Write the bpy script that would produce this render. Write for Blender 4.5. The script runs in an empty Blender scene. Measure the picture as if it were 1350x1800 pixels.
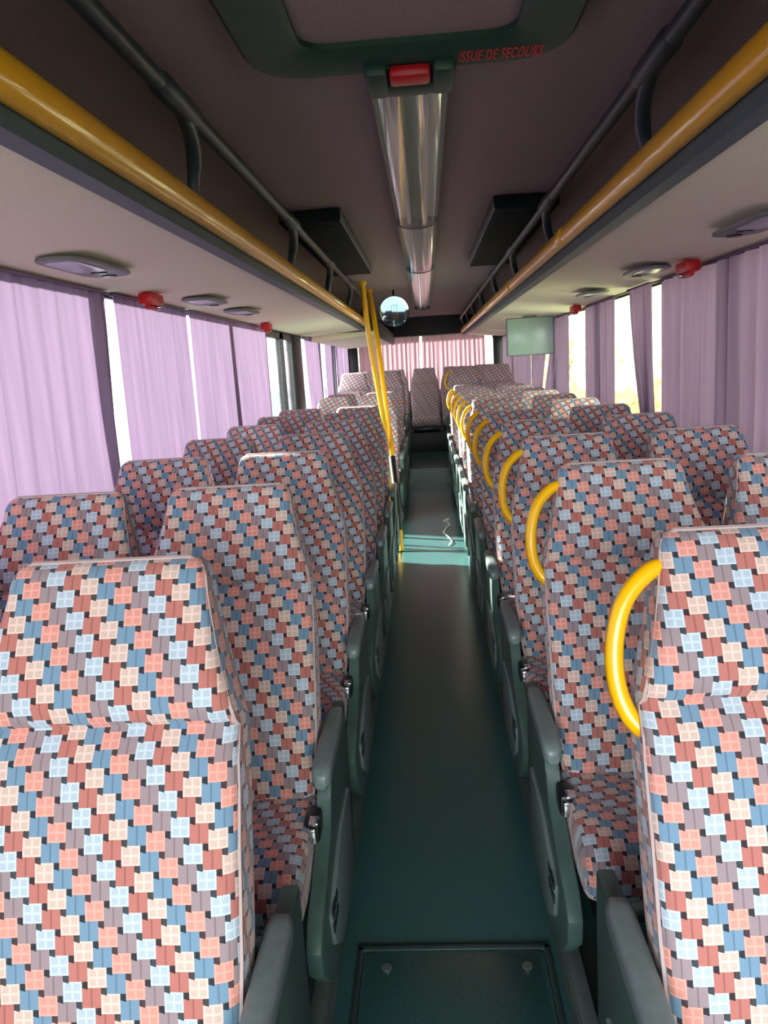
import bpy, bmesh, math, random
from mathutils import Matrix, Vector
random.seed(4)
sc = bpy.context.scene
COL = sc.collection
PI = math.pi

# ---------------------------------------------------------------- camera
cd = bpy.data.cameras.new('camera'); cam = bpy.data.objects.new('camera', cd); COL.objects.link(cam)
Rm = Matrix(((0.99669916, 0.0504906, 0.06357261),
             (0.05298585, 0.18871672, -0.98060109),
             (-0.06150835, 0.98073274, 0.18541851)))
cam.matrix_world = Matrix.Translation((0, 0, 1.5)) @ Rm.to_4x4()
cd.sensor_fit = 'VERTICAL'; cd.sensor_height = 36.0; cd.lens = 1351.0 / 1800.0 * 36.0
cd.clip_start = 0.05; cd.clip_end = 300
sc.camera = cam

# ---------------------------------------------------------------- exposure
sc.view_settings.view_transform = 'Standard'; sc.view_settings.look = 'None'
sc.view_settings.gamma = 1.0; sc.view_settings.exposure = 0.62
sc.view_settings.use_curve_mapping = False
cy = sc.cycles
cy.use_denoising = True
cy.max_bounces = 10; cy.diffuse_bounces = 5; cy.glossy_bounces = 4; cy.transmission_bounces = 6; cy.transparent_max_bounces = 12
cy.sample_clamp_indirect = 6.0
cy.caustics_reflective = False; cy.caustics_refractive = False

# ---------------------------------------------------------------- daylight
SKY = 4.6
w = bpy.data.worlds.new('sky'); sc.world = w; w.use_nodes = True
nt = w.node_tree; nt.nodes.clear()
out = nt.nodes.new('ShaderNodeOutputWorld'); bg = nt.nodes.new('ShaderNodeBackground')
tc = nt.nodes.new('ShaderNodeTexCoord'); sx = nt.nodes.new('ShaderNodeSeparateXYZ')
nt.links.new(tc.outputs['Generated'], sx.inputs[0])
r1 = nt.nodes.new('ShaderNodeValToRGB')      # by direction across the bus: cool left, leafy pale yellow right
mr = nt.nodes.new('ShaderNodeMapRange'); mr.inputs[1].default_value = -1; mr.inputs[2].default_value = 1
nt.links.new(sx.outputs[0], mr.inputs[0]); nt.links.new(mr.outputs[0], r1.inputs[0])
e = r1.color_ramp.elements
e[0].position = 0.0; e[0].color = (0.97, 0.98, 1.0, 1)
e[1].position = 1.0; e[1].color = (0.30, 0.30, 0.21, 1)
m = e.new(0.5); m.color = (0.96, 0.98, 1.0, 1)
m = e.new(0.75); m.color = (0.5, 0.5, 0.42, 1)
nt.links.new(r1.outputs[0], bg.inputs[0])
m2 = nt.nodes.new('ShaderNodeMapRange'); m2.inputs[1].default_value = -1; m2.inputs[2].default_value = -.2   # the sky ahead of the windscreen is the bright one
m2.inputs[3].default_value = SKY*3.1; m2.inputs[4].default_value = SKY*.5
nt.links.new(sx.outputs[1], m2.inputs[0]); nt.links.new(m2.outputs[0], bg.inputs[1])
nt.links.new(bg.outputs[0], out.inputs[0])

def area(name, loc, rot, sx_, sy_, energy=0, color=(1, 1, 1), portal=False):
    l = bpy.data.lights.new(name, 'AREA'); l.shape = 'RECTANGLE'; l.size = sx_; l.size_y = sy_
    l.energy = energy; l.color = color
    if portal: l.cycles.is_portal = True
    o = bpy.data.objects.new(name, l); COL.objects.link(o); o.location = loc; o.rotation_euler = rot
    return o
area('portal_left', (-1.32, 5.2, 1.2), (0, -PI/2, 0), 1.9, 14.2, portal=True)
area('portal_right', (1.32, 5.2, 1.4), (0, PI/2, 0), 1.1, 14.2, portal=True)
area('portal_windscreen', (0, -2.05, 1.45), (PI/2, 0, 0), 2.4, 1.5, portal=True)
area('portal_rear', (0, 12.42, 1.55), (-PI/2, 0, 0), 2.3, 0.8, portal=True)
sun = bpy.data.lights.new('sun', 'SUN'); sun.energy = 32.0; sun.angle = math.radians(3); sun.color = (1, .95, .86)
so = bpy.data.objects.new('sun', sun); COL.objects.link(so)
so.rotation_euler = Vector((1.0, -0.45, -0.37)).to_track_quat('-Z', 'Y').to_euler()

# ---------------------------------------------------------------- materials
def lin(c):
    return tuple((x/255/12.92 if x/255 <= .04045 else ((x/255+.055)/1.055)**2.4) for x in c) + (1,)
def mat(name, rgb, rough=.6, metal=0, noise=0, nscale=40, bump=0, coat=0, spec=.5, stretch=(1, 1, 1)):
    m = bpy.data.materials.new(name); m.use_nodes = True
    n = m.node_tree.nodes; L = m.node_tree.links; b = n['Principled BSDF']
    c = lin(rgb); b.inputs['Base Color'].default_value = c
    b.inputs['Roughness'].default_value = rough; b.inputs['Metallic'].default_value = metal
    b.inputs['Specular IOR Level'].default_value = spec; b.inputs['Coat Weight'].default_value = coat
    if noise or bump:
        t = n.new('ShaderNodeTexCoord'); mp = n.new('ShaderNodeMapping'); mp.inputs['Scale'].default_value = stretch
        ns = n.new('ShaderNodeTexNoise'); ns.inputs['Scale'].default_value = nscale; ns.inputs['Detail'].default_value = 4
        L.new(t.outputs['Object'], mp.inputs[0]); L.new(mp.outputs[0], ns.inputs['Vector'])
        if noise:
            rp = n.new('ShaderNodeValToRGB'); rp.color_ramp.elements[0].position = .3; rp.color_ramp.elements[1].position = .7
            rp.color_ramp.elements[0].color = tuple(x*(1-noise) for x in c[:3])+(1,)
            rp.color_ramp.elements[1].color = tuple(min(1, x*(1+noise)) for x in c[:3])+(1,)
            L.new(ns.outputs['Fac'], rp.inputs[0]); L.new(rp.outputs[0], b.inputs['Base Color'])
        if bump:
            bp = n.new('ShaderNodeBump'); bp.inputs['Strength'].default_value = bump; bp.inputs['Distance'].default_value = .004
            L.new(ns.outputs['Fac'], bp.inputs['Height']); L.new(bp.outputs[0], b.inputs['Normal'])
    return m

def curtain_mat(name, rgb, trans=.5):
    m = bpy.data.materials.new(name); m.use_nodes = True
    n = m.node_tree.nodes; L = m.node_tree.links; n.clear()
    o = n.new('ShaderNodeOutputMaterial'); d = n.new('ShaderNodeBsdfDiffuse'); t = n.new('ShaderNodeBsdfTranslucent'); mx = n.new('ShaderNodeMixShader')
    c = lin(rgb)
    tcn = n.new('ShaderNodeTexCoord'); mp = n.new('ShaderNodeMapping'); mp.inputs['Scale'].default_value = (1, 1, .04)
    ns = n.new('ShaderNodeTexNoise'); ns.inputs['Scale'].default_value = 28; ns.inputs['Detail'].default_value = 3
    L.new(tcn.outputs['Object'], mp.inputs[0]); L.new(mp.outputs[0], ns.inputs['Vector'])
    rp = n.new('ShaderNodeValToRGB'); rp.color_ramp.elements[0].position = .3; rp.color_ramp.elements[1].position = .7
    rp.color_ramp.elements[0].color = tuple(x*.86 for x in c[:3])+(1,); rp.color_ramp.elements[1].color = tuple(min(1, x*1.1) for x in c[:3])+(1,)
    L.new(ns.outputs['Fac'], rp.inputs[0])
    L.new(rp.outputs[0], d.inputs[0]); L.new(rp.outputs[0], t.inputs[0])
    mx.inputs[0].default_value = trans
    L.new(d.outputs[0], mx.inputs[1]); L.new(t.outputs[0], mx.inputs[2]); L.new(mx.outputs[0], o.inputs[0])
    return m

def glass_mat(name, tint=(.96, .98, .97), gl=.03, rough=.02):
    m = bpy.data.materials.new(name); m.use_nodes = True
    n = m.node_tree.nodes; L = m.node_tree.links; n.clear()
    o = n.new('ShaderNodeOutputMaterial'); t = n.new('ShaderNodeBsdfTransparent'); g = n.new('ShaderNodeBsdfGlossy'); mx = n.new('ShaderNodeMixShader')
    t.inputs[0].default_value = tint+(1,); g.inputs['Roughness'].default_value = rough
    lw = n.new('ShaderNodeLayerWeight'); lw.inputs[0].default_value = .5
    pw = n.new('ShaderNodeMath'); pw.operation = 'POWER'; pw.inputs[1].default_value = 4.0
    ad = n.new('ShaderNodeMath'); ad.operation = 'MULTIPLY_ADD'; ad.inputs[1].default_value = .7; ad.inputs[2].default_value = gl; ad.use_clamp = True
    L.new(lw.outputs['Facing'], pw.inputs[0]); L.new(pw.outputs[0], ad.inputs[0]); L.new(ad.outputs[0], mx.inputs[0])
    L.new(t.outputs[0], mx.inputs[1]); L.new(g.outputs[0], mx.inputs[2]); L.new(mx.outputs[0], o.inputs[0])
    return m

def fabric_mat():
    """woven moquette: a tiling of big squares in six colours with small black squares between"""
    m = bpy.data.materials.new('moquette'); m.use_nodes = True
    n = m.node_tree.nodes; L = m.node_tree.links; bs = n['Principled BSDF']
    class V:
        def __init__(s, sock): s.s = sock
        def __add__(a, b): return op('ADD', a, b)
        def __sub__(a, b): return op('SUBTRACT', a, b)
        def __mul__(a, b): return op('MULTIPLY', a, b)
        __radd__ = __add__; __rmul__ = __mul__
    def op(kind, *args, clamp=False):
        nd = n.new('ShaderNodeMath'); nd.operation = kind; nd.use_clamp = clamp
        for i, x in enumerate(args):
            if isinstance(x, V): L.new(x.s, nd.inputs[i])
            else: nd.inputs[i].default_value = x
        return V(nd.outputs[0])
    uv = n.new('ShaderNodeUVMap'); uv.uv_map = 'UVMap'; sp = n.new('ShaderNodeSeparateXYZ'); L.new(uv.outputs[0], sp.inputs[0])
    oi = n.new('ShaderNodeObjectInfo'); rnd = V(oi.outputs['Random'])
    a = .0280; b = .31; D = 1 + b*b
    px = op('MULTIPLY', V(sp.outputs[0]), 1/a) + rnd*6.0 + 40.0
    py = op('MULTIPLY', V(sp.outputs[1]), -1/a) + rnd*11.0 + 60.0
    s = (px + py*b)*(1/D); t = (py - px*b)*(1/D)
    i = op('FLOOR', s); j = op('FLOOR', t)
    qx = px - (i - j*b); qy = py - (i*b + j)
    top = op('GREATER_THAN', qy, 1.0); left = op('LESS_THAN', qx, 0.0)
    small = op('MAXIMUM', top*op('GREATER_THAN', qx, 1-b), left*op('GREATER_THAN', qy, 1-b))
    other = op('MAXIMUM', top, left)
    k = op('FLOORED_MODULO', i - j - other + 600.0, 6.0)
    # position inside the big square it belongs to
    rx = qx + left*1.0 + (top - top*left)*b      # left -> belongs to (i-1): qx+1 ; top -> belongs to j+1: qx+b
    ry = qy + left*b - (top - top*left)*1.0
    rp = n.new('ShaderNodeValToRGB'); rp.color_ramp.interpolation = 'CONSTANT'
    cols = [(216, 150, 138), (154, 138, 144), (176, 192, 206), (184, 118, 110), (206, 182, 172), (116, 148, 174)]
    el = rp.color_ramp.elements
    for q, c in enumerate(cols):
        if q < 2: x = el[q]; x.position = q/6
        else: x = el.new(q/6)
        x.color = lin(c)
    kk = (k + 0.5)*(1/6); L.new(kk.s, rp.inputs[0])
    even = op('LESS_THAN', op('FLOORED_MODULO', k, 2.0), .5)
    # light ones: bright seam cross; dull ones: darker centre streak
    cx = op('ABSOLUTE', rx - .5); cyy = op('ABSOLUTE', ry - .5)
    cross = op('LESS_THAN', op('MINIMUM', cx, cyy), .06)
    rim = op('GREATER_THAN', op('MAXIMUM', cx, cyy), .40)
    dark = op('LESS_THAN', cx, .05)
    mul = (even*(op('MAXIMUM', cross, rim)))*.26 - (op('SUBTRACT', 1.0, even)*dark)*.3 + 1.0
    ribs = op('SINE', op('MULTIPLY', V(sp.outputs[0]), 2*PI/.0017))*.05
    mul = mul + ribs
    vm = n.new('ShaderNodeVectorMath'); vm.operation = 'SCALE'; L.new(rp.outputs[0], vm.inputs[0]); L.new(mul.s, vm.inputs['Scale'])
    mx = n.new('ShaderNodeMix'); mx.data_type = 'RGBA'
    mx.inputs[7].default_value = lin((26, 36, 44))
    L.new((small*.93).s, mx.inputs[0]); L.new(vm.outputs[0], mx.inputs[6])
    L.new(mx.outputs[2], bs.inputs['Base Color'])
    bs.inputs['Roughness'].default_value = .9; bs.inputs['Sheen Weight'].default_value = .25; bs.inputs['Sheen Roughness'].default_value = .5
    bs.inputs['Specular IOR Level'].default_value = .15
    return m

M = dict(
    fabric=fabric_mat(),
    piping=mat('piping', (190, 170, 168), .8),
    plastic=mat('plastic', (112, 128, 128), .35, noise=.08, nscale=60, bump=.1),
    plastic2=mat('side_plastic', (74, 98, 92), .36, noise=.1, nscale=30, bump=.05),
    black=mat('black_plastic', (22, 26, 28), .35, noise=.1),
    metal=mat('leg_metal', (104, 118, 116), .4, metal=.4, noise=.1),
    chrome=mat('chrome', (215, 215, 218), .2, metal=1, noise=.03),
    yellow=mat('yellow_paint', (253, 190, 6), .28, noise=.03, nscale=10, coat=.4),
    floor=mat('floor_vinyl', (58, 98, 98), .24, noise=.3, nscale=260, bump=.08, spec=.6),
    floortrim=mat('floor_trim', (58, 74, 74), .35, noise=.15, nscale=60),
    ceiling=mat('ceiling_carpet', (156, 138, 137), .95, noise=.16, nscale=220, bump=.3),
    beige=mat('rack_lining', (246, 240, 214), .8, noise=.05, nscale=200, bump=.1),
    rack=mat('rack_dark', (44, 56, 62), .45, noise=.1, nscale=50),
    lip=mat('rack_lip', (82, 98, 104), .45, noise=.08),
    hatch=mat('hatch_frame', (34, 70, 56), .5, noise=.1, nscale=60),
    red=mat('red_plastic', (205, 22, 34), .4, noise=.05),
    redletter=mat('red_letter', (205, 52, 44), .6, noise=.05),
    wall=mat('wall_lining', (120, 112, 122), .9, noise=.12, nscale=150, bump=.2),
    darkwall=mat('dark_trim', (24, 28, 32), .5, noise=.1),
    duct=mat('duct_panel', (24, 34, 33), .8, spec=.15, noise=.12, nscale=30),
    tray=mat('lamp_tray', (186, 206, 192), .3, noise=.06, nscale=8, stretch=(4, .3, 1)),
    tube=mat('lamp_tube', (225, 228, 222), .4, noise=.02),
    cover=glass_mat('lamp_cover', (.92, .95, .93), .05, .08),
    glass=glass_mat('window_glass'),
    mirror=mat('mirror', (176, 206, 218), .04, metal=1, noise=.01),
    curtain=curtain_mat('curtain_lilac', (158, 136, 168), .125),
    curtain2=curtain_mat('curtain_mauve', (156, 132, 168), .38),
    curtain3=curtain_mat('curtain_rose', (196, 152, 164), .3),
    screen=mat('screen', (160, 186, 178), .25, noise=.03, nscale=4),
    lens=mat('panel_lens', (172, 172, 184), .3, noise=.06, nscale=20),
    unit=mat('unit_grey', (120, 124, 126), .5, noise=.06),
    ground=mat('asphalt', (88, 98, 104), .9, noise=.15, nscale=2),
    grass=mat('grass', (196, 196, 158), .95, noise=.25, nscale=6),
    leaf=mat('leaves', (206, 208, 160), .8, noise=.35, nscale=9),
    bark=mat('bark', (120, 100, 80), .9, noise=.3),
    strip_white=mat('strip_white', (235, 235, 230), .7, noise=.04),
)

# ---------------------------------------------------------------- mesh helpers
class G:
    def __init__(s): s.bm = bmesh.new(); s.uv = None
    def box(s, x0, x1, y0, y1, z0, z1, bev=0, seg=2):
        r = bmesh.ops.create_cube(s.bm, size=1.0)
        vs = r['verts']
        for v in vs:
            v.co = Vector(((x0+x1)/2+v.co.x*(x1-x0), (y0+y1)/2+v.co.y*(y1-y0), (z0+z1)/2+v.co.z*(z1-z0)))
        if bev:
            es = list({e for v in vs for e in v.link_edges})
            bmesh.ops.bevel(s.bm, geom=es, offset=bev, segments=seg, affect='EDGES', profile=.5)
        return s
    def rings(s, rings, cap=True, closed=True, uvs=None):
        bm = s.bm; R = [[bm.verts.new(p) for p in ring] for ring in rings]
        n = len(R[0]); fs = []
        if uvs is not None and s.uv is None: s.uv = bm.loops.layers.uv.new('UVMap')
        for i in range(len(R)-1):
            for j in range(n if closed else n-1):
                k = (j+1) % n
                f = bm.faces.new((R[i][j], R[i][k], R[i+1][k], R[i+1][j])); fs.append(f)
                if uvs is not None:
                    a = [uvs[i][j], uvs[i][j+1], uvs[i+1][j+1], uvs[i+1][j]]
                    for l, c in zip(f.loops, a): l[s.uv].uv = c
        if cap and closed:
            for ri, idx in ((list(reversed(R[0])), 0), (R[-1], -1)):
                f = bm.faces.new(ri)
                if uvs is not None:
                    seq = list(reversed(range(n))) if idx == 0 else list(range(n))
                    for l, q in zip(f.loops, seq): l[s.uv].uv = uvs[idx][q]
        return s
    def tube(s, pts, r, seg=12, ry=None):
        pts = [Vector(p) for p in pts]; rings = []
        n = len(pts); rr = r if isinstance(r, (list, tuple)) else [r]*n
        t0 = (pts[1]-pts[0]).normalized()
        up = Vector((0, 0, 1)) if abs(t0.z) < .9 else Vector((1, 0, 0))
        side = t0.cross(up).normalized()
        for i, p in enumerate(pts):
            t = (pts[min(i+1, n-1)]-pts[max(i-1, 0)]).normalized()
            side = (side - t*side.dot(t)).normalized(); u = side.cross(t)
            k = ry/r if ry else 1
            rings.append([p+side*math.cos(a)*rr[i]+u*math.sin(a)*rr[i]*k for a in [2*PI*q/seg for q in range(seg)]])
        return s.rings(rings)
    def prism(s, poly, axis, a, b, bev=0):
        """extrude polygon; axis 'x': poly in (y,z); 'y': (x,z); 'z': (x,y)"""
        def P(p, t): return {'x': (t, p[0], p[1]), 'y': (p[0], t, p[1]), 'z': (p[0], p[1], t)}[axis]
        v0 = [s.bm.verts.new(P(p, a)) for p in poly]; v1 = [s.bm.verts.new(P(p, b)) for p in poly]
        n = len(poly); fs = [s.bm.faces.new(v0[::-1]), s.bm.faces.new(v1)]
        for i in range(n): fs.append(s.bm.faces.new((v0[i], v0[(i+1) % n], v1[(i+1) % n], v1[i])))
        if bev:
            es = [e for f in fs[:2] for e in f.edges]
            bmesh.ops.bevel(s.bm, geom=list(set(es)), offset=bev, segments=2, affect='EDGES', profile=.5)
        return s
    def obj(s, name, material, parent=None, smooth=True):
        bmesh.ops.recalc_face_normals(s.bm, faces=s.bm.faces[:])
        me = bpy.data.meshes.new(name); s.bm.to_mesh(me); s.bm.free()
        me.materials.append(material)
        if smooth:
            me.polygons.foreach_set('use_smooth', [True]*len(me.polygons))
            try: me.set_sharp_from_angle(angle=math.radians(42))
            except Exception: pass
        o = bpy.data.objects.new(name, me); COL.objects.link(o)
        if parent: o.parent = parent
        return o
def tag(o, label=None, cat=None, group=None, kind=None):
    if label: o['label'] = label
    if cat: o['category'] = cat
    if group: o['group'] = group
    if kind: o['kind'] = kind
    return o
def thing(name, label, cat, loc=(0, 0, 0), group=None):
    o = bpy.data.objects.new(name, None); COL.objects.link(o); o.location = loc
    o.empty_display_size = .1
    return tag(o, label, cat, group)
def struct(o): o['kind'] = 'structure'; return o
def copy_tree(o, parent=None):
    c = o.copy(); COL.objects.link(c)
    if parent: c.parent = parent
    for ch in list(o.children): copy_tree(ch, c)
    return c
def rrect(x0, x1, y0, y1, r, seg=6):
    pts = []
    for cx, cy_, a0 in ((x1-r, y0+r, -PI/2), (x1-r, y1-r, 0), (x0+r, y1-r, PI/2), (x0+r, y0+r, PI)):
        for q in range(seg+1):
            a = a0+PI/2*q/seg; pts.append((cx+r*math.cos(a), cy_+r*math.sin(a)))
    return pts

# ================================================================ THE SHELL
Y0, Y1 = -2.0, 12.35
STEP = 9.65; SZ = .22
DY0, DY1 = 5.96, 7.28          # mid door on the left
g = G(); g.box(-1.3, 1.3, Y0, STEP, -.08, 0); struct(g.obj('floor', M['floor'], smooth=False))
g = G(); g.box(-1.22, 1.22, STEP, Y1, -.08, SZ, .008); struct(g.obj('trim_5', M['floor'], smooth=False))
for n_, x in ((1, -.315), (2, .335)):
    g = G(); g.box(x-.018, x+.018, Y0+.1, STEP-.01, 0, .012, .003); struct(g.obj('trim_%d' % n_, M['floortrim']))
g = G(); g.box(-.30, .30, STEP-.02, STEP+.03, SZ-.004, SZ+.01, .003); struct(g.obj('trim_3', M['floortrim']))
# ceiling: flat middle curving down to the sides
prof = [(-1.28, 1.95), (-1.2, 2.08), (-1.05, 2.15), (-.8, 2.19), (-.5, 2.205), (0, 2.21), (.5, 2.205), (.8, 2.19), (1.05, 2.15), (1.2, 2.08), (1.28, 1.95)]
poly = prof + [(x, z+.05) for x, z in reversed(prof)]
g = G(); g.prism(poly, 'y', Y0, Y1); struct(g.obj('ceiling', M['ceiling']))
# side walls with pillars
ZL, ZH = .96, 1.86
def wall(side, pillars, name, door=None):
    s = -1 if side == 'left' else 1
    g = G(); xa, xb = sorted((s*1.225, s*1.29))
    segs = [(Y0, door[0]), (door[1], Y1)] if door else [(Y0, Y1)]
    for a, b in segs: g.box(xa, xb, a, b, -.02, ZL)
    g.box(xa, xb, Y0, Y1, ZH, 2.02)
    for a, b in pillars: g.box(xa, xb, a, b, ZL-.01, ZH+.01)
    return struct(g.obj(name, M['wall'], smooth=False))
LP = [(Y0, -1.9), (.9, .97), (2.86, 2.94), (4.83, 4.89), (5.9, 5.96), (7.28, 7.70), (8.85, 8.92), (10.55, 10.62), (12.1, Y1)]
RP = [(Y0, -1.9), (1.2, 1.27), (3.15, 3.22), (5.50, 5.57), (7.30, 7.37), (8.9, 8.97), (10.8, 10.87), (12.2, Y1)]
wl = wall('left', LP, 'wall_left', (DY0, DY1)); wr = wall('right', RP, 'wall_right')
g = G()
for s, P_ in ((-1, LP), (1, RP)):
    for a, b in P_:
        xa, xb = sorted((s*1.213, s*1.226)); g.box(xa, xb, a, b, ZL, ZH, .004)
    xa, xb = sorted((s*1.205, s*1.226)); g.box(xa, xb, Y0, Y1, ZH-.02, ZH+.02, .004)
    if s > 0: g.box(xa, xb, Y0, Y1, ZL-.03, ZL, .004)
    else:
        g.box(xa, xb, Y0, DY0, ZL-.03, ZL, .004); g.box(xa, xb, DY1, Y1, ZL-.03, ZL, .004)
struct(g.obj('trim_4', M['darkwall']))
wn = 0
for s, P_ in ((-1, LP), (1, RP)):
    for (a, b), (c, d) in zip(P_[:-1], P_[1:]):
        if s < 0 and abs(b-DY0) < .01: continue
        wn += 1
        o = G().box(*sorted((s*1.262, s*1.268)), b, c, ZL, ZH).obj('window_%d' % wn, M['glass'], smooth=False); struct(o)
        fr = G()
        for bx in ((b, b+.025, ZL, ZH), (c-.025, c, ZL, ZH), (b, c, ZL, ZL+.025), (b, c, ZH-.025, ZH)):
            fr.box(*sorted((s*1.25, s*1.27)), *bx)
        fr.obj('rubber_seal', M['black'], o)
# mid door (left): two glazed leaves
d = bpy.data.objects.new('door_1', None); COL.objects.link(d); d.location = (-1.25, DY0, 0); struct(d)
for a, b in ((.01, .74), (.83, 1.31)):
    lf = G(); lf.box(-.02, .02, a, a+.035, .02, ZH); lf.box(-.02, .02, b-.035, b, .02, ZH); lf.box(-.02, .02, a, b, .02, .15); lf.box(-.02, .02, a, b, ZH-.07, ZH)
    lf = lf.obj('door_leaf', M['black'], d)
    G().box(-.004, .004, a+.035, b-.035, .15, ZH-.07).obj('pane', M['glass'], lf, smooth=False)
# rear wall: window with dark bulkhead above
g = G(); g.box(-1.28, 1.28, Y1, Y1+.06, 0, 1.15); g.box(-1.28, -1.1, Y1, Y1+.06, 1.1, 2.1); g.box(1.1, 1.28, Y1, Y1+.06, 1.1, 2.1)
g.box(-1.28, 1.28, Y1, Y1+.06, 1.98, 2.26); struct(g.obj('wall_rear', M['wall'], smooth=False))
g = G(); g.prism([(12.0, 1.93), (12.0, 2.205), (Y1, 2.205), (Y1, 1.93)], 'x', -1.2, 1.2, .01); struct(g.obj('trim_6', M['darkwall']))
o = G().box(-1.1, 1.1, Y1+.03, Y1+.036, 1.15, 1.98).obj('window_30', M['glass'], smooth=False); struct(o)
for s in (-1, 1):
    g = G(); g.box(*sorted((s*1.22, s*1.05)), 12.22, Y1, SZ, 2.0, .02); struct(g.obj('trim_%d' % (7 if s < 0 else 8), M['darkwall']))
# front: dash wall and windscreen behind the viewer
g = G(); g.box(-1.28, 1.28, Y0-.06, Y0, 0, .7); g.box(-1.28, 1.28, Y0-.06, Y0, 2.16, 2.3); struct(g.obj('wall_front', M['wall'], smooth=False))
o = G().box(-1.25, 1.25, Y0-.03, Y0-.024, .7, 2.16).obj('window_31', M['glass'], smooth=False); struct(o)
g = G(); g.box(-150, 150, -250, 120, -1.3, -1.2); struct(g.obj('floor_outside', M['ground'], smooth=False))
g = G(); g.box(2.5, 90, -60, 110, -1.21, -1.17); struct(g.obj('floor_verge', M['grass'], smooth=False))
from mathutils import noise as mn
for i_, (x, y, r, lab) in enumerate(((7.5, 25, 3.0, 'pale leafy tree outside, filling the nearer open gap in the right curtains'), (7.5, 37, 3.6, 'pale leafy tree outside, seen through the farther open gap on the right'))):
    t = thing('leafy_tree', lab, 'tree', (x, y, -1.18))
    G().tube([(0, 0, 0), (.05, 0, 1.2), (0, .1, 2.6)], [.2, .16, .12], 12).obj('trunk', M['bark'], t)
    g = G(); rr = random.Random(i_)
    for q in range(14):
        c = Vector((rr.uniform(-.6, .6)*r, rr.uniform(-.9, .9)*r, 2.3+rr.uniform(-.35, .55)*r)); q_r = r*rr.uniform(.3, .5)
        res = bmesh.ops.create_icosphere(g.bm, subdivisions=4, radius=q_r)
        for v in res['verts']:
            n_ = mn.noise(v.co*2.6)*.35+mn.noise(v.co*7)*.25
            v.co = v.co*(1+n_)+c
    g.obj('leaves', M['leaf'], t)
# floor hatch in the aisle
h = thing('floor_hatch', 'rectangular green-black inspection cover let into the aisle floor', 'floor hatch', (0, 0, 0))
G().prism(rrect(-.235, .225, 1.02, 1.745, .02), 'z', .001, .007, .002).obj('cover_plate', M['floor'], h)
fr = G()
for bx in ((-.252, -.238, 1.0, 1.762), (.228, .242, 1.0, 1.762), (-.252, .242, 1.748, 1.765)): fr.box(*bx, .0, .01, .002)
fr.obj('edge_frame', M['floortrim'], h)
for x in (-.175, .178):
    G().tube([(x, 1.69, .006), (x, 1.69, .0105)], .013, 14).obj('screw', M['metal'], h)

# ================================================================ CEILING FITTINGS
# roof hatch
t = thing('roof_hatch', 'green-framed roof escape hatch with red pull handle', 'roof hatch', (0, 0, 2.2))
hx0, hx1, hy0, hy1 = -.362, .355, 1.0, 1.94
outer = rrect(hx0, hx1, hy0, hy1, .13, 8); mid = rrect(hx0+.012, hx1-.012, hy0+.012, hy1-.012, .12, 8)
inn = rrect(hx0+.105, hx1-.105, hy0+.105, hy1-.105, .07, 8); inn2 = rrect(hx0+.128, hx1-.128, hy0+.128, hy1-.128, .06, 8)
g = G(); g.rings([[(x, y, z) for x, y in pl] for pl, z in ((outer, .004), (outer, -.022), (mid, -.034), (inn, -.034), (inn2, -.02), (inn2, .004))], cap=False)
g.obj('hatch_frame', M['hatch'], t)
G().prism(rrect(hx0+.07, hx1-.07, hy0+.07, hy1-.07, .06, 6), 'z', -.008, .004).obj('hatch_panel', M['ceiling'], t)
g = G(); g.box(-.105, -.055, 1.875, 2.03, -.06, -.03, .008); g.box(.05, .1, 1.875, 2.03, -.06, -.03, .008); g.box(-.06, .055, 1.965, 2.03, -.058, -.02, .006)
g.box(-.1, .095, 1.90, 2.02, -.036, -.028)
g.obj('handle_housing', M['hatch'], t)
G().box(-.05, .045, 1.885, 1.955, -.062, -.034, .01).obj('pull_handle', M['red'], t)
fc = bpy.data.curves.new('lettering', 'FONT'); fc.space_character = 1.15; fc.body = 'ISSUE DE SECOURS'; fc.size = .032; fc.extrude = .0004; fc.offset = .001
fo = bpy.data.objects.new('lettering_src', fc); COL.objects.link(fo)
dg = bpy.context.evaluated_depsgraph_get(); me = bpy.data.meshes.new_from_object(fo.evaluated_get(dg)); bpy.data.objects.remove(fo)
me.materials.clear(); me.materials.append(M['redletter'])
lo = bpy.data.objects.new('lettering', me); COL.objects.link(lo); lo.parent = t
wd = max(v.co.x for v in me.vertices)
kx = .185/wd
# right = +x, up = -y, facing down
lo.matrix_local = Matrix(((kx, 0, 0, .108), (0, -2.5, 0, 1.902), (0, 0, -1, -.0352), (0, 0, 0, 1)))
# the long ceiling lamp: three lengths end to end
for (a, b, lab) in ((2.04, 3.93, 'clear-covered ceiling light strip, nearest length, starting at the roof hatch'),
                    (3.95, 5.80, 'clear-covered ceiling light strip, middle length, between the dark ceiling panels'),
                    (5.82, 9.75, 'clear-covered ceiling light strip, far length, ending before the rear bulkhead')):
    t = thing('ceiling_light', lab, 'ceiling light', (-.006, a, 2.2), 'ceiling light strips over the aisle')
    Lh = b-a
    G().prism([(-.1, .004), (-.1, -.006), (-.055, -.003), (-.03, -.016), (.03, -.016), (.055, -.003), (.1, -.006), (.1, .004)], 'y', 0, Lh).obj('reflector_tray', M['tray'], t)
    for x in (-.035, .04):
        G().tube([(x, .05, -.030), (x, Lh-.05, -.030)], .010, 10).obj('tube', M['tube'], t)
    rings = []
    N = 14
    for yy in (0, Lh):
        rings.append([(-.1*math.cos(PI*q/N), yy, -.004-.046*math.sin(PI*q/N)**.7) for q in range(N+1)])
    G().rings(rings, cap=False, closed=False).obj('cover', M['cover'], t)
    for yy in (0, Lh-.02):
        G().prism([(-.102*math.cos(PI*q/N), -.002-.049*math.sin(PI*q/N)**.7) for q in range(N+1)], 'y', yy, yy+.012).obj('end_cap', M['unit'], t)
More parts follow.
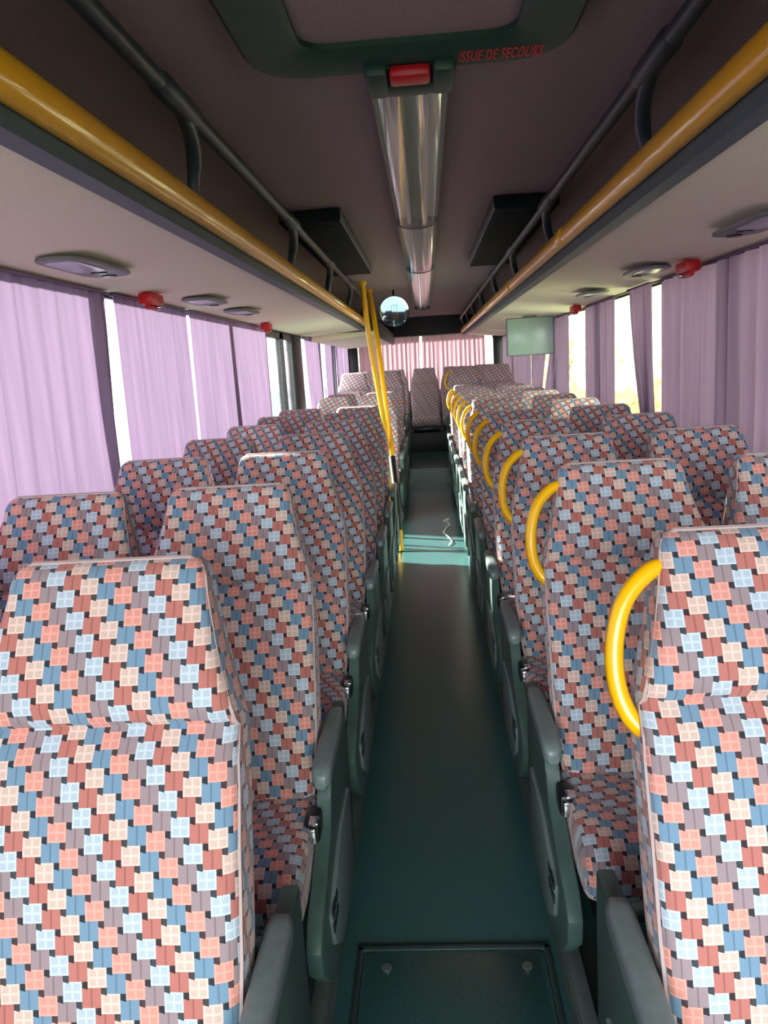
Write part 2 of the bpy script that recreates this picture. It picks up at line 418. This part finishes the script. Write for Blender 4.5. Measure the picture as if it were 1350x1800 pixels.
# dark panels hung against the ceiling either side
for x0, x1, side in ((-.62, -.345, 'left'), (.335, .62, 'right')):
    t = thing('ceiling_duct', 'dark flat duct panel on the ceiling, %s of the light strip' % side, 'duct panel', ((x0+x1)/2, 3.58, 2.2), 'dark duct panels on the ceiling')
    hw = (x1-x0)/2
    G().prism([(-hw, .004), (-hw, -.045), (-hw+.01, -.055), (hw-.01, -.055), (hw, -.045), (hw, .004)], 'y', 0, 2.02, .006).obj('panel_body', M['duct'], t)
    sgn = 1 if x0 < 0 else -1
    G().box(*sorted((sgn*(hw-.004), sgn*(hw+.003))), .01, 2.01, -.05, -.008, .001).obj('edge_strip', M['metal'], t)
    G().box(-hw+.03, hw-.03, .1, 1.92, -.058, -.053, .002).obj('grille', M['duct'], t)

# ================================================================ LUGGAGE RACKS
def luggage_rack(s, ya, yb, lab, xr, zr, zl):
    t = thing('luggage_rack', lab, 'luggage rack', (0, 0, 0), 'overhead luggage racks')
    X = abs(xr)
    P = lambda pl: [(s*x, z) for x, z in pl]
    # beige lined shelf
    G().prism(P([(X+.012, zl), (1.225, 1.845), (1.225, 1.885), (X+.012, zl+.04)]), 'y', ya, yb, .003).obj('shelf', M['beige'], t)
    G().prism(P([(X-.012, zl-.008), (X+.028, zl-.012), (X+.045, zl+.02), (X+.04, zr+.055), (X+.022, zr+.066), (X+.012, zr+.02), (X-.012, zl+.02)]), 'y', ya, yb, .004).obj('edge_profile', M['lip'], t)
    hb = G(); hb.tube([(s*(X-.022), ya+.01, zr), (s*(X-.022), yb-.01, zr)], .028, 20, ry=.036)
    hb = hb.obj('handrail', M['yellow'], t)
    y = ya + .4
    ys = [y0 for y0 in (1.15, 3.25, 5.18, 7.1, 9.0, 10.9) if ya < y0 < yb]
    if s > 0:
        for y in ys:
            G().tube([(s*(X-.022), y-.035, zr), (s*(X-.022), y-.03, zr), (s*(X-.022), y+.03, zr), (s*(X-.022), y+.035, zr)], [.03, .036, .036, .03], 20, ry=None).obj('rail_joint', M['yellow'], hb)
    G().tube([(s*.55, ya+.02, 2.142), (s*.55, yb-.02, 2.142)], .021, 14).obj('upper_rail', M['rack'], t)
    yy = .6
    for yb_ in [.75, 2.15, 3.7, 5.05, 6.4, 7.8, 9.1, 10.4, 11.6]:
        if not ya+.5 < yb_ < yb: continue
        pts = []
        for q in range(9):
            u = q/8; a = u*PI/2
            pts.append((s*(.552+.052*(1-math.cos(a))), yb_-.28+.30*math.sin(a), 2.142-.135*(1-math.cos(a))))
        pts[-1] = (pts[-1][0], pts[-1][1], zr+.03)
        b = G().tube(pts, [.02]*7+[.017, .017], 12).obj('bracket', M['rack'], t)
        G().tube([(s*.55, yb_-.36, 2.142), (s*.55, yb_-.34, 2.142), (s*.55, yb_-.12, 2.142), (s*.55, yb_-.10, 2.142)], [.022, .028, .028, .022], 14).obj('clamp', M['rack'], b)
    # inner back of rack
    G().prism(P([(1.17, 1.88), (1.205, 1.88), (1.19, 2.085), (1.165, 2.085)]), 'y', ya, yb).obj('back_panel', M['ceiling'], t)
    # ends
    for yq in (ya, yb-.012):
        G().prism(P([(X+.02, zl), (1.2, 1.85), (1.17, 2.08), (.9, 2.15), (X+.03, zr+.06)]), 'y', yq, yq+.012, .003).obj('end_panel', M['lip'], t)
    return t
luggage_rack(-1, -1.0, 8.1, 'left overhead luggage rack with beige underside and yellow handrail', .61, 1.945, 1.885)
luggage_rack(1, -1.0, 12.0, 'right overhead luggage rack with beige underside and jointed yellow handrail', .60, 1.965, 1.90)
# lower rear-left rack beyond the mid door
t = thing('luggage_rack', 'lower beige rear luggage rack on the left behind the yellow poles', 'luggage rack', (0, 0, 0), 'overhead luggage racks')
G().prism([(-.48, 1.83), (-1.168, 1.80), (-1.168, 1.86), (-.48, 1.90)], 'y', 8.12, 12.0, .004).obj('shelf', M['beige'], t)
G().prism([(-.455, 1.82), (-.49, 1.815), (-.49, 1.97), (-.455, 1.97)], 'y', 8.12, 12.0, .004).obj('edge_profile', M['rack'], t)
G().prism([(-.48, 1.87), (-1.165, 1.865), (-1.165, 1.98), (-.55, 1.98)], 'y', 8.115, 8.14, .003).obj('end_panel', M['hatch'], t)

# service panels and emergency hammers under the racks
def service_panel(s, y, L, lab):
    t = thing('service_panel', lab, 'service panel', (s*1.0, y, 1.8515), 'service panels under the racks')
    G().prism(rrect(-.075, .075, -L/2, L/2, .06, 6), 'z', -.010, .0, .004).obj('housing', M['unit'], t)
    G().prism(rrect(-.05, .05, -L/2+.03, L*.12, .03, 5), 'z', -.013, -.009, .001).obj('lamp_lens', M['lens'], t)
    for q in range(2):
        G().tube([(0, L*.22+q*.08, -.008), (0, L*.22+q*.08, -.014)], .024, 14).obj('air_nozzle', M['black'], t)
for s, y, w_ in ((-1, 2.35, 'nearest of those under the left rack'), (-1, 3.62, 'beside the nearer red hammer holder under the left rack'), (-1, 4.35, 'between the two red hammer holders under the left rack'),
              (1, 2.45, 'nearest of those under the right rack'), (1, 3.62, 'beside the nearer red hammer holder under the right rack'), (1, 4.75, 'above the open window gap under the right rack')):
    service_panel(s, y, .42 if y < 3 else .34, 'flat grey service panel, '+w_)
def hammer(s, y, lab):
    t = thing('emergency_hammer', lab, 'hammer', (s*1.1, y, 1.848), 'red emergency hammers under the racks')
    G().box(-.03, .03, -.07, .07, -.045, .0, .008).obj('holder', M['red'], t)
    G().tube([(0, -.05, -.052), (0, .055, -.052)], .011, 10).obj('hammer_handle', M['red'], t)
    G().tube([(-.028, .045, -.052), (-.02, .045, -.052), (.02, .045, -.052), (.028, .045, -.052)], [.004, .009, .009, .004], 10).obj('hammer_head', M['chrome'], t)
hammer(-1, 3.18, 'red emergency hammer and holder above the gap after the first left curtain')
hammer(-1, 5.5, 'red emergency hammer and holder under the left rack beside the clear door windows')
hammer(1, 3.37, 'red emergency hammer and holder at the top of the large nearest right curtain')
hammer(1, 5.8, 'red emergency hammer and holder above the pale gap behind the hanging monitor')

# hanging monitor
t = thing('monitor', 'pale blank flat monitor hanging under the right luggage rack', 'monitor', (.93, 7.0, 1.862))
G().box(-.207, .207, -.012, .028, -.342, -.014, .006).obj('casing', M['unit'], t)
G().box(-.198, .198, -.0145, -.011, -.334, -.022, .001).obj('screen', M['screen'], t)
G().box(-.06, .06, .0, .02, -.03, .0, .004).obj('hanger', M['unit'], t)
# round mirror
t = thing('round_mirror', 'round mirror hanging from the ceiling beside the yellow poles', 'mirror', (-.27, 7.5, 2.008))
t.rotation_euler = (math.radians(5.7), 0, math.radians(1.25))
rings = []
N = 40
for rr, yy in ((.001, -.0105), (.05, -.0102), (.09, -.0095), (.12, -.0086), (.138, -.008)):
    rings.append([(rr*math.cos(2*PI*q/N), yy, rr*math.sin(2*PI*q/N)) for q in range(N)])
mf = G().rings(rings, cap=True).obj('mirror_face', M['mirror'], t)
rings = [[(rr*math.cos(2*PI*q/N), yy, rr*math.sin(2*PI*q/N)) for q in range(N)] for rr, yy in ((.134, -.004), (.144, -.008), (.146, 0), (.13, .02), (.02, .03))]
G().rings(rings).obj('mirror_back', M['black'], t)
G().tube([(0, .028, 0), (0, .05, .03), (0, .055, .12), (0, .055, .2)], .009, 10).obj('mount_arm', M['black'], t)

# yellow poles by the door
def curve_pts(P, n=24):
    P = [Vector(p) for p in P]; P = [P[0]*2-P[1]]+P+[P[-1]*2-P[-2]]; o = []
    for i in range(1, len(P)-2):
        for q in range(n):
            t = q/n; a, b, c, d = P[i-1:i+3]
            o.append(.5*((2*b)+(c-a)*t+(2*a-5*b+4*c-d)*t*t+(3*b-a-3*c+d)*t**3))
    o.append(P[-2]); return o
t = thing('grab_pole', 'leftmost tall yellow grab pole at the mid door, bowed, behind the left seats', 'pole', (0, 0, 0), 'yellow grab poles at the mid door')
G().tube(curve_pts([(-.49, 6.62, 2.205), (-.465, 6.65, 1.75), (-.415, 6.68, 1.3), (-.375, 6.7, .87), (-.36, 6.7, 0)]), .023, 14).obj('pole', M['yellow'], t)
G().tube([(-.49, 6.62, 2.208), (-.4895, 6.62, 2.19), (-.489, 6.62, 2.17)], [.036, .036, .022], 16).obj('flange', M['yellow'], t)
t = thing('grab_pole', 'right one of two yellow grab poles, reaching down to the aisle floor', 'pole', (0, 0, 0), 'yellow grab poles at the mid door')
G().tube(curve_pts([(-.49, 7.35, 2.205), (-.44, 7.15, 1.9), (-.39, 6.95, 1.4), (-.34, 6.72, .8), (-.30, 6.45, .4), (-.275, 6.15, .0)]), .023, 14).obj('pole', M['yellow'], t)
G().tube([(-.49, 7.35, 2.208), (-.489, 7.345, 2.19), (-.486, 7.335, 2.17)], [.036, .036, .022], 16).obj('flange', M['yellow'], t)
G().tube([(-.352, 6.79, .93), (-.349, 6.78, .90), (-.335, 6.70, .76), (-.333, 6.69, .73)], [.022, .031, .031, .022], 14).obj('sleeve', M['yellow'], t)
lp = [p for p in curve_pts([(-.49, 7.35, 2.205), (-.44, 7.15, 1.9), (-.39, 6.95, 1.4), (-.34, 6.72, .8), (-.30, 6.45, .4), (-.275, 6.15, .0)]) if .14 < p.z < .74]
G().tube(lp, .030, 12).obj('lower_sleeve', M['black'], t)

# ================================================================ SEATS
def sgnpow(v, p): return math.copysign(abs(v)**p, v)
def backrest_mesh():
    # z, front y, half width, thickness
    st = [(.40, -.262, .12, .05), (.405, -.268, .165, .08), (.43, -.272, .188, .10), (.5, -.262, .203, .125), (.58, -.246, .211, .13), (.66, -.226, .215, .13), (.74, -.205, .216, .13), (.82, -.180, .216, .128),
          (.89, -.152, .216, .125), (.935, -.132, .214, .12), (.960, -.106, .212, .108), (.973, -.092, .210, .10), (.986, -.106, .208, .115), (1.01, -.112, .204, .124), (1.05, -.097, .192, .122), (1.09, -.074, .180, .114),
          (1.13, -.050, .170, .104), (1.165, -.030, .162, .094), (1.19, -.016, .159, .08), (1.205, -.002, .153, .062), (1.213, .012, .146, .040), (1.216, .024, .132, .018)]
    N = 44; rings = []; uvs = []; v = 0; prev = None; edge = []
    for z, yf, hw, T in st:
        if prev: v += math.hypot(z-prev[0], yf-prev[1])
        prev = (z, yf)
        pts = []
        for q in range(N):
            a = -PI/2 + 2*PI*(q+.5)/N + PI     # starts at back
            c, s_ = math.cos(a), math.sin(a)
            x = hw*sgnpow(c, .27); y = (T/2)*sgnpow(s_, .32)
            # front bolsters
            f = max(0, -s_); bulge = .010*f*((abs(x)/hw)**2)
            pts.append((x, yf+T/2+y-bulge, z - y*.25))
        # arc length from front centre
        fr = min(range(N), key=lambda q: (abs(pts[q][0])+ (10 if pts[q][1] > yf+T/2 else 0)))
        seq = [(fr+q) % N for q in range(N)]
        arc = [0]*(N+1)
        for q in range(N):
            A = Vector(pts[q]); B = Vector(pts[(q+1) % N]); arc[q+1] = arc[q]+(B-A).length
        u0 = None
        # front centre arc coordinate by interpolation
        best = 1e9
        for q in range(N):
            A = pts[q]; B = pts[(q+1) % N]
            if A[1] < yf+T*.4 and (A[0] <= 0 <= B[0] or B[0] <= 0 <= A[0]):
                k = abs(A[0])/max(1e-9, abs(A[0])+abs(B[0])); u0 = arc[q]+k*(arc[q+1]-arc[q])
        sg = 1 if pts[(fr+1) % N][0] > pts[fr-1][0] else -1
        rings.append(pts); uvs.append([((arc[q]-u0)*sg, v) for q in range(N+1)])
        edge.append((hw, yf, T, z))
    return rings, uvs, edge
def cushion_mesh(hw=.212):
    # section in (y,z), walked from rear bottom over top to front bottom
    sec = [(-.20, .40), (-.20, .45), (-.21, .485), (-.24, .497), (-.30, .497), (-.37, .500), (-.44, .506), (-.50, .509), (-.545, .505), (-.575, .492), (-.596, .468), (-.604, .44), (-.600, .41), (-.585, .385), (-.56, .372), (-.50, .368), (-.40, .368), (-.28, .372)]
    cy_, cz = -.40, .44
    cols = [(-hw, .72), (-hw-.000, .80), (-hw+.004, .88), (-hw+.014, .95), (-hw+.03, .99), (-hw+.06, 1.0), (-.06, .985), (0, .98), (.06, .985), (hw-.06, 1.0), (hw-.03, .99), (hw-.014, .95), (hw-.004, .88), (hw, .80), (hw, .72)]
    rings = []; uvs = []
    arc = [0]
    for i in range(len(sec)):
        a = sec[i]; b = sec[(i+1) % len(sec)]; arc.append(arc[-1]+math.hypot(a[0]-b[0], a[1]-b[1]))
    uu = None
    for i, (x, k) in enumerate(cols):
        ring = [(x, cy_+(y-cy_)*(1-(1-k)*.35), cz+(z-cz)*k) for y, z in sec]
        rings.append(ring)
        if i == 0: uu = x-.05
        else: uu += math.hypot(x-cols[i-1][0], .06*(k-cols[i-1][1]))
        uvs.append([(uu, -arc[q]) for q in range(len(sec)+1)])
    return rings, uvs

def make_seat(kind, side):
    """kind aisle/window/rear; side: +1 seat right of aisle, -1 left. the aisle lies towards -side"""
    t = bpy.data.objects.new('bus_seat', None); COL.objects.link(t); t.empty_display_size = .1
    r, uv, edge = backrest_mesh()
    b = G().rings(r, uvs=uv).obj('backrest', M['fabric'], t)
    for p in b.data.polygons: p.use_smooth = True
    pts = [(e[0]*.985, e[1]+e[2]*.16, e[3]+.0) for e in edge[2:-2]]
    top = [(x, edge[-1][1]-.006, edge[-1][3]+.002) for x in (.13, .09, .03, -.03, -.09, -.13)]
    G().tube(pts+top+[(-x, y, z) for x, y, z in reversed(pts)], .005, 6).obj('piping', M['piping'], b)
    r, uv = cushion_mesh()
    c = G().rings(r, uvs=uv).obj('seat_cushion', M['fabric'], t)
    # frame under the cushion and shell behind the backrest
    G().box(-.19, .19, -.55, -.12, .30, .372, .015).obj('seat_frame', M['black'], t)
    sh = []
    for z, y, hw in ((.36, -.17, .17), (.5, -.135, .19), (.8, -.05, .2), (1.0, .015, .19), (1.12, .045, .165), (1.17, .058, .14)):
        sh.append([(-hw, y-.02, z), (-hw*.95, y+.012, z), (hw*.95, y+.012, z), (hw, y-.02, z)])
    G().rings(sh).obj('back_shell', M['plastic2'], t)
    if kind != 'rear':
        for yy in (-.5, -.16):
            G().box(-.02 if kind == 'aisle' else side*.16-.02, .02 if kind == 'aisle' else side*.16+.02, yy-.02, yy+.02, 0, .305, .004).obj('leg', M['metal'], t)
    if kind == 'aisle':
        s = -side; X = s*.244       # local x of the armrest (towards the aisle)
        sec = rrect(-.0225, .0225, -.024, .022, .014, 4)
        rings = []
        for y, dz, k in ((-.065, .004, .5), (-.075, .004, .85), (-.10, .002, 1), (-.2, 0, 1), (-.32, -.004, 1), (-.36, -.008, 1), (-.378, -.012, .86), (-.386, -.018, .5)):
            rings.append([(X+a*k, y, .618+dz+b_*k) for a, b_ in sec])
        G().rings(rings).obj('armrest', M['plastic'], t)
        poly = [(.05, .60), (-.20, .60), (-.27, .575), (-.30, .52), (-.335, .445), (-.44, .405), (-.54, .375), (-.575, .33), (-.565, .27), (-.47, .17), (-.40, .12), (-.36, .105), (.02, .105), (.05, .14)]
        pn = G().prism(poly, 'x', *sorted((X+s*.008, X-s*.026)), .006).obj('side_panel', M['plastic2'], t)
        G().prism([(-.06, .40), (-.24, .40), (-.36, .36), (-.46, .33), (-.44, .24), (-.34, .165), (-.06, .165)], 'x', *sorted((X+s*.006, X+s*.018)), .005).obj('panel_cover', M['plastic'], pn)
        v = G()
        for q in range(6):
            yy = -.40-.028*(q % 3); zz = .335-.035*(q//3); v.box(*sorted((X+s*.017, X+s*.02)), yy-.009, yy+.009, zz-.010, zz+.010)
        v.obj('slots', M['black'], pn)
        # pedestal rail below the panel, with ribs
        g = G(); g.box(*sorted((X-s*.05, X-s*.015)), -.62, .02, 0, .108, .004)
        for q in range(3): g.box(*sorted((X-s*.016, X-s*.010)), -.62, .02, .02+q*.028, .034+q*.028)
        g.obj('leg', M['metal'], t)
        # seat belt: stalk, buckle, tongue
        bx = X-s*.030
        G().tube([(bx, -.20, .42), (bx, -.26, .45), (bx, -.31, .475)], .010, 8, ry=.016).obj('belt_stalk', M['black'], t)
        bk = G().box(bx-.018, bx+.018, -.385, -.315, .452, .505, .008).obj('belt_buckle', M['black'], t)
        G().box(bx-.012, bx+.012, -.400, -.383, .462, .497, .003).box(bx-.004, bx+.018, -.392, -.36, .503, .508, .001).obj('tongue', M['chrome'], bk)
        if side > 0:
            P_ = [(-.145, .0, 1.168), (-.180, -.012, 1.160), (-.219, -.026, 1.120), (-.238, -.042, 1.06), (-.239, -.058, 1.0), (-.225, -.075, .955), (-.198, -.088, .925)]
            G().tube(curve_pts(P_, 6), .0145, 12).obj('grab_handle', M['yellow'], t)
    return t

protos = {}
def seat(kind, side, x, y, z, label, group):
    key = (kind, side)
    if key not in protos:
        t = protos[key] = make_seat(kind, side)
    else: t = copy_tree(protos[key])
    t.location = (x, y, z); t.rotation_euler = (0, 0, 0)
    tag(t, label, 'seat', group)
    return t
ordn = ['first', 'second', 'third', 'fourth', 'fifth', 'sixth', 'seventh', 'eighth', 'ninth', 'tenth', 'eleventh', 'twelfth', 'thirteenth']
Ry = [1.25+.765*k for k in range(13)]
for k, y in enumerate(Ry):
    ax = .49
    if k == 0: y = 1.19; ax = .508
    z = SZ if y-.62 > STEP+.0 else 0
    if z: y = max(y, STEP+.66)
    nm = 'nearest' if k == 0 else ordn[k]
    seat('aisle', 1, ax, y, z, 'checked fabric seat with yellow handle right of the aisle, %s row' % nm, 'aisle seats on the right')
    seat('window', 1, .945, y, z, 'checked fabric seat beside the right curtains, %s row from the viewer' % nm, 'window seats on the right')
Ly = [1.165+.77*k for k in range(7)] + [7.95+.765*k for k in range(5)]
Ly[9] = 9.52; Ly[10] = 10.33; Ly[11] = 11.05; 
Ly = [y for y in Ly if y != 9.52 or True]
for k, y in enumerate(Ly):
    z = SZ if y-.62 > STEP+.0 else 0
    if k < 7: pos = '%s row' % ('nearest' if k == 0 else ordn[k]); 
    else: pos = '%s row beyond the yellow poles' % ordn[k-7]
    dead = k
    seat('aisle', -1, -.5235, y, z, 'checked fabric seat left of the aisle, %s' % pos, 'aisle seats on the left')
    seat('window', -1, -.9605, y, z, 'checked fabric seat beside the left curtains, %s' % pos, 'window seats on the left')
for x, w_ in ((-.94, 'at the far left corner'), (-.49, 'left of the middle one'), (-.03, 'alone in the middle at the end of the aisle'), (.43, 'right of the middle one'), (.89, 'at the far right corner')):
    seat('rear', 1, x, 11.98, SZ, 'rear row seat, '+w_, 'rear row seats')
g = G(); g.box(-1.2, 1.2, 11.42, 12.2, SZ, SZ+.285, .01); o = g.obj('seat_plinth', M['darkwall']); tag(o, 'dark boxed plinth under the rear row of seats', 'plinth')

# ================================================================ CURTAINS
def curtain(s, yt0, yt1, yb0, yb1, mt, lab, amp=.030, wl=.10, zt=1.836, zb=.93, x=1.202, ease=1.0, tilt=.0, axis='y', seed=0, grp='curtains along the left windows'):
    rnd = random.Random(seed)
    n = max(12, int((yt1-yt0)/.009)); m_ = 18; ph = [rnd.uniform(-.5, .5) for _ in range(64)]
    g = G(); rings = []
    for i in range(m_+1):
        f = i/m_; z = zt+(zb-zt)*f; fe = f**ease; row = []
        for j in range(n+1):
            u = j/n
            y = (yt0+(yt1-yt0)*u)*(1-fe)+(yb0+(yb1-yb0)*u)*fe
            nf = (yt1-yt0)/wl
            p = u*nf; ip = int(p); a = 2*PI*(p + .35*(ph[ip % 64]*(1-(p-ip))+ph[(ip+1) % 64]*(p-ip)))
            A = amp*(.75+.5*ph[(ip*7) % 64])*(.7+.5*f)
            d = A*math.sin(a)+.35*A*math.sin(2*a+1+2*f)
            q = x-.006+d*.5
            yy = y+.75*A*math.cos(a)*min(1, 6*u, 6*(1-u)); row.append((s*q, yy, z) if axis == 'y' else (yy, q, z))
        rings.append(row)
    g.rings(rings, cap=False, closed=False)
    o = g.obj('curtain', mt); tag(o, lab, 'curtain', grp)
    for p in o.data.polygons: p.use_smooth = True
    # hem tape on top
    tp = G()
    if axis == 'y': tp.box(*sorted((s*(x-.022), s*(x+.010))), yt0, yt1, zt-.004, zt+.004, .001)
    else: tp.box(yt0, yt1, x-.014, x+.012, zt-.004, zt+.004, .001)
    tp.obj('heading_tape', mt, o)
    return o
GL = 'curtains along the left windows'; GR = 'curtains along the right windows'
c1, c2, c3 = M['curtain'], M['curtain2'], M['curtain3']
curtain(-1, -1.8, .85, -1.8, .85, c1, 'pale lilac curtain on the left outside the near picture edge', seed=1)
curtain(-1, .98, 2.955, .98, 2.89, c1, 'large pale lilac curtain nearest on the left, running off the frame', seed=2, wl=.13)
curtain(-1, 3.02, 3.94, 3.01, 3.90, c1, 'lilac curtain on the left between two narrow white gaps', seed=3)
curtain(-1, 3.995, 4.867, 3.965, 4.865, c1, 'lilac curtain on the left, right of the second white gap', seed=4)
curtain(-1, 4.87, 5.93, 4.87, 5.86, c1, 'lilac curtain on the left ending at the clear door windows', seed=5)
curtain(-1, 7.85, 8.95, 8.0, 8.9, c1, 'lilac curtain on the left just past the door pillar', seed=6, wl=.09)
curtain(-1, 9.35, 10.0, 9.3, 9.9, c1, 'narrow lilac curtain on the left behind the first past the door', seed=7)
curtain(-1, 10.5, 11.2, 10.45, 11.1, c1, 'narrow purple curtain on the left, second from the rear corner', seed=8)
curtain(-1, 11.45, 12.1, 11.45, 12.0, c1, 'narrow purple curtain on the left nearest the rear corner', seed=9)
curtain(1, -1.8, 1.1, -1.8, 1.1, c2, 'mauve curtain on the right outside the near picture edge', seed=11, grp=GR)
curtain(1, 1.2, 4.07, 1.2, 4.07, c2, 'large mauve curtain nearest on the right, running off the frame', seed=12, grp=GR, wl=.14, amp=.036)
curtain(1, 4.12, 4.55, 4.05, 4.16, c2, 'dark gathered mauve curtain drawn in towards its foot, beside the open gap', seed=13, grp=GR, amp=.03, wl=.05, ease=1.5, x=1.17)
curtain(1, 5.02, 5.93, 5.03, 5.95, c2, 'mauve curtain on the right between two bright open gaps', seed=14, grp=GR, amp=.02)
curtain(1, 6.64, 7.45, 6.68, 8.3, c2, 'draped mauve curtain on the right flaring out at its foot behind the monitor', seed=15, grp=GR, amp=.028, ease=1.6)
curtain(1, 7.62, 8.9, 8.38, 8.9, c2, 'mauve curtain on the right beneath the hanging monitor', seed=16, grp=GR, amp=.02)
curtain(1, 9.0, 10.4, 9.0, 10.4, c2, 'purple curtain on the right, second from the rear corner', seed=17, grp=GR, amp=.02)
curtain(1, 10.5, 12.1, 10.5, 12.1, c2, 'purple curtain on the right nearest the rear corner', seed=18, grp=GR, amp=.02)
curtain(1, -1.03, -.075, -1.03, -.10, c3, 'rose pink rear window curtain, left of the bright slit', axis='x', x=12.24, zt=1.96, zb=1.1, seed=21, grp='curtains on the rear window', wl=.07, amp=.018)
curtain(1, -.035, .93, -.06, .93, c3, 'rose pink rear window curtain, right of the bright slit', axis='x', x=12.24, zt=1.96, zb=1.1, seed=22, grp='curtains on the rear window', wl=.07, amp=.018)

t = thing('added_mirror_rail', 'yellow three-bar rail added behind the viewer for the round mirror to reflect', 'rail', (-.2, -1.25, 0))  # added behind the camera to put yellow streaks in the mirror
for x in (-.17, 0, .17):
    G().tube([(x, 0, 0), (x, 0, 1.25)], .017, 12).obj('bar', M['yellow'], t)
G().tube([(-.2, 0, 1.24), (.2, 0, 1.24)], .02, 12).obj('top_rail', M['yellow'], t)

# ================================================================ FLOOR STRIP
pts = [(.118+.03*math.sin(q*.9), 6.25+q*.10, .006+.004*math.sin(q*2)) for q in range(11)]  # thin white wavy strip along the aisle floor
pts += [(.10, 7.2, .02), (.15, 7.25, .03), (.12, 7.1, .012)]
o = G().tube(curve_pts(pts, 4), .007, 6, ry=.003).obj('floor_strip', M['strip_white']); tag(o, 'thin white wavy strip lying on the aisle floor', 'litter')
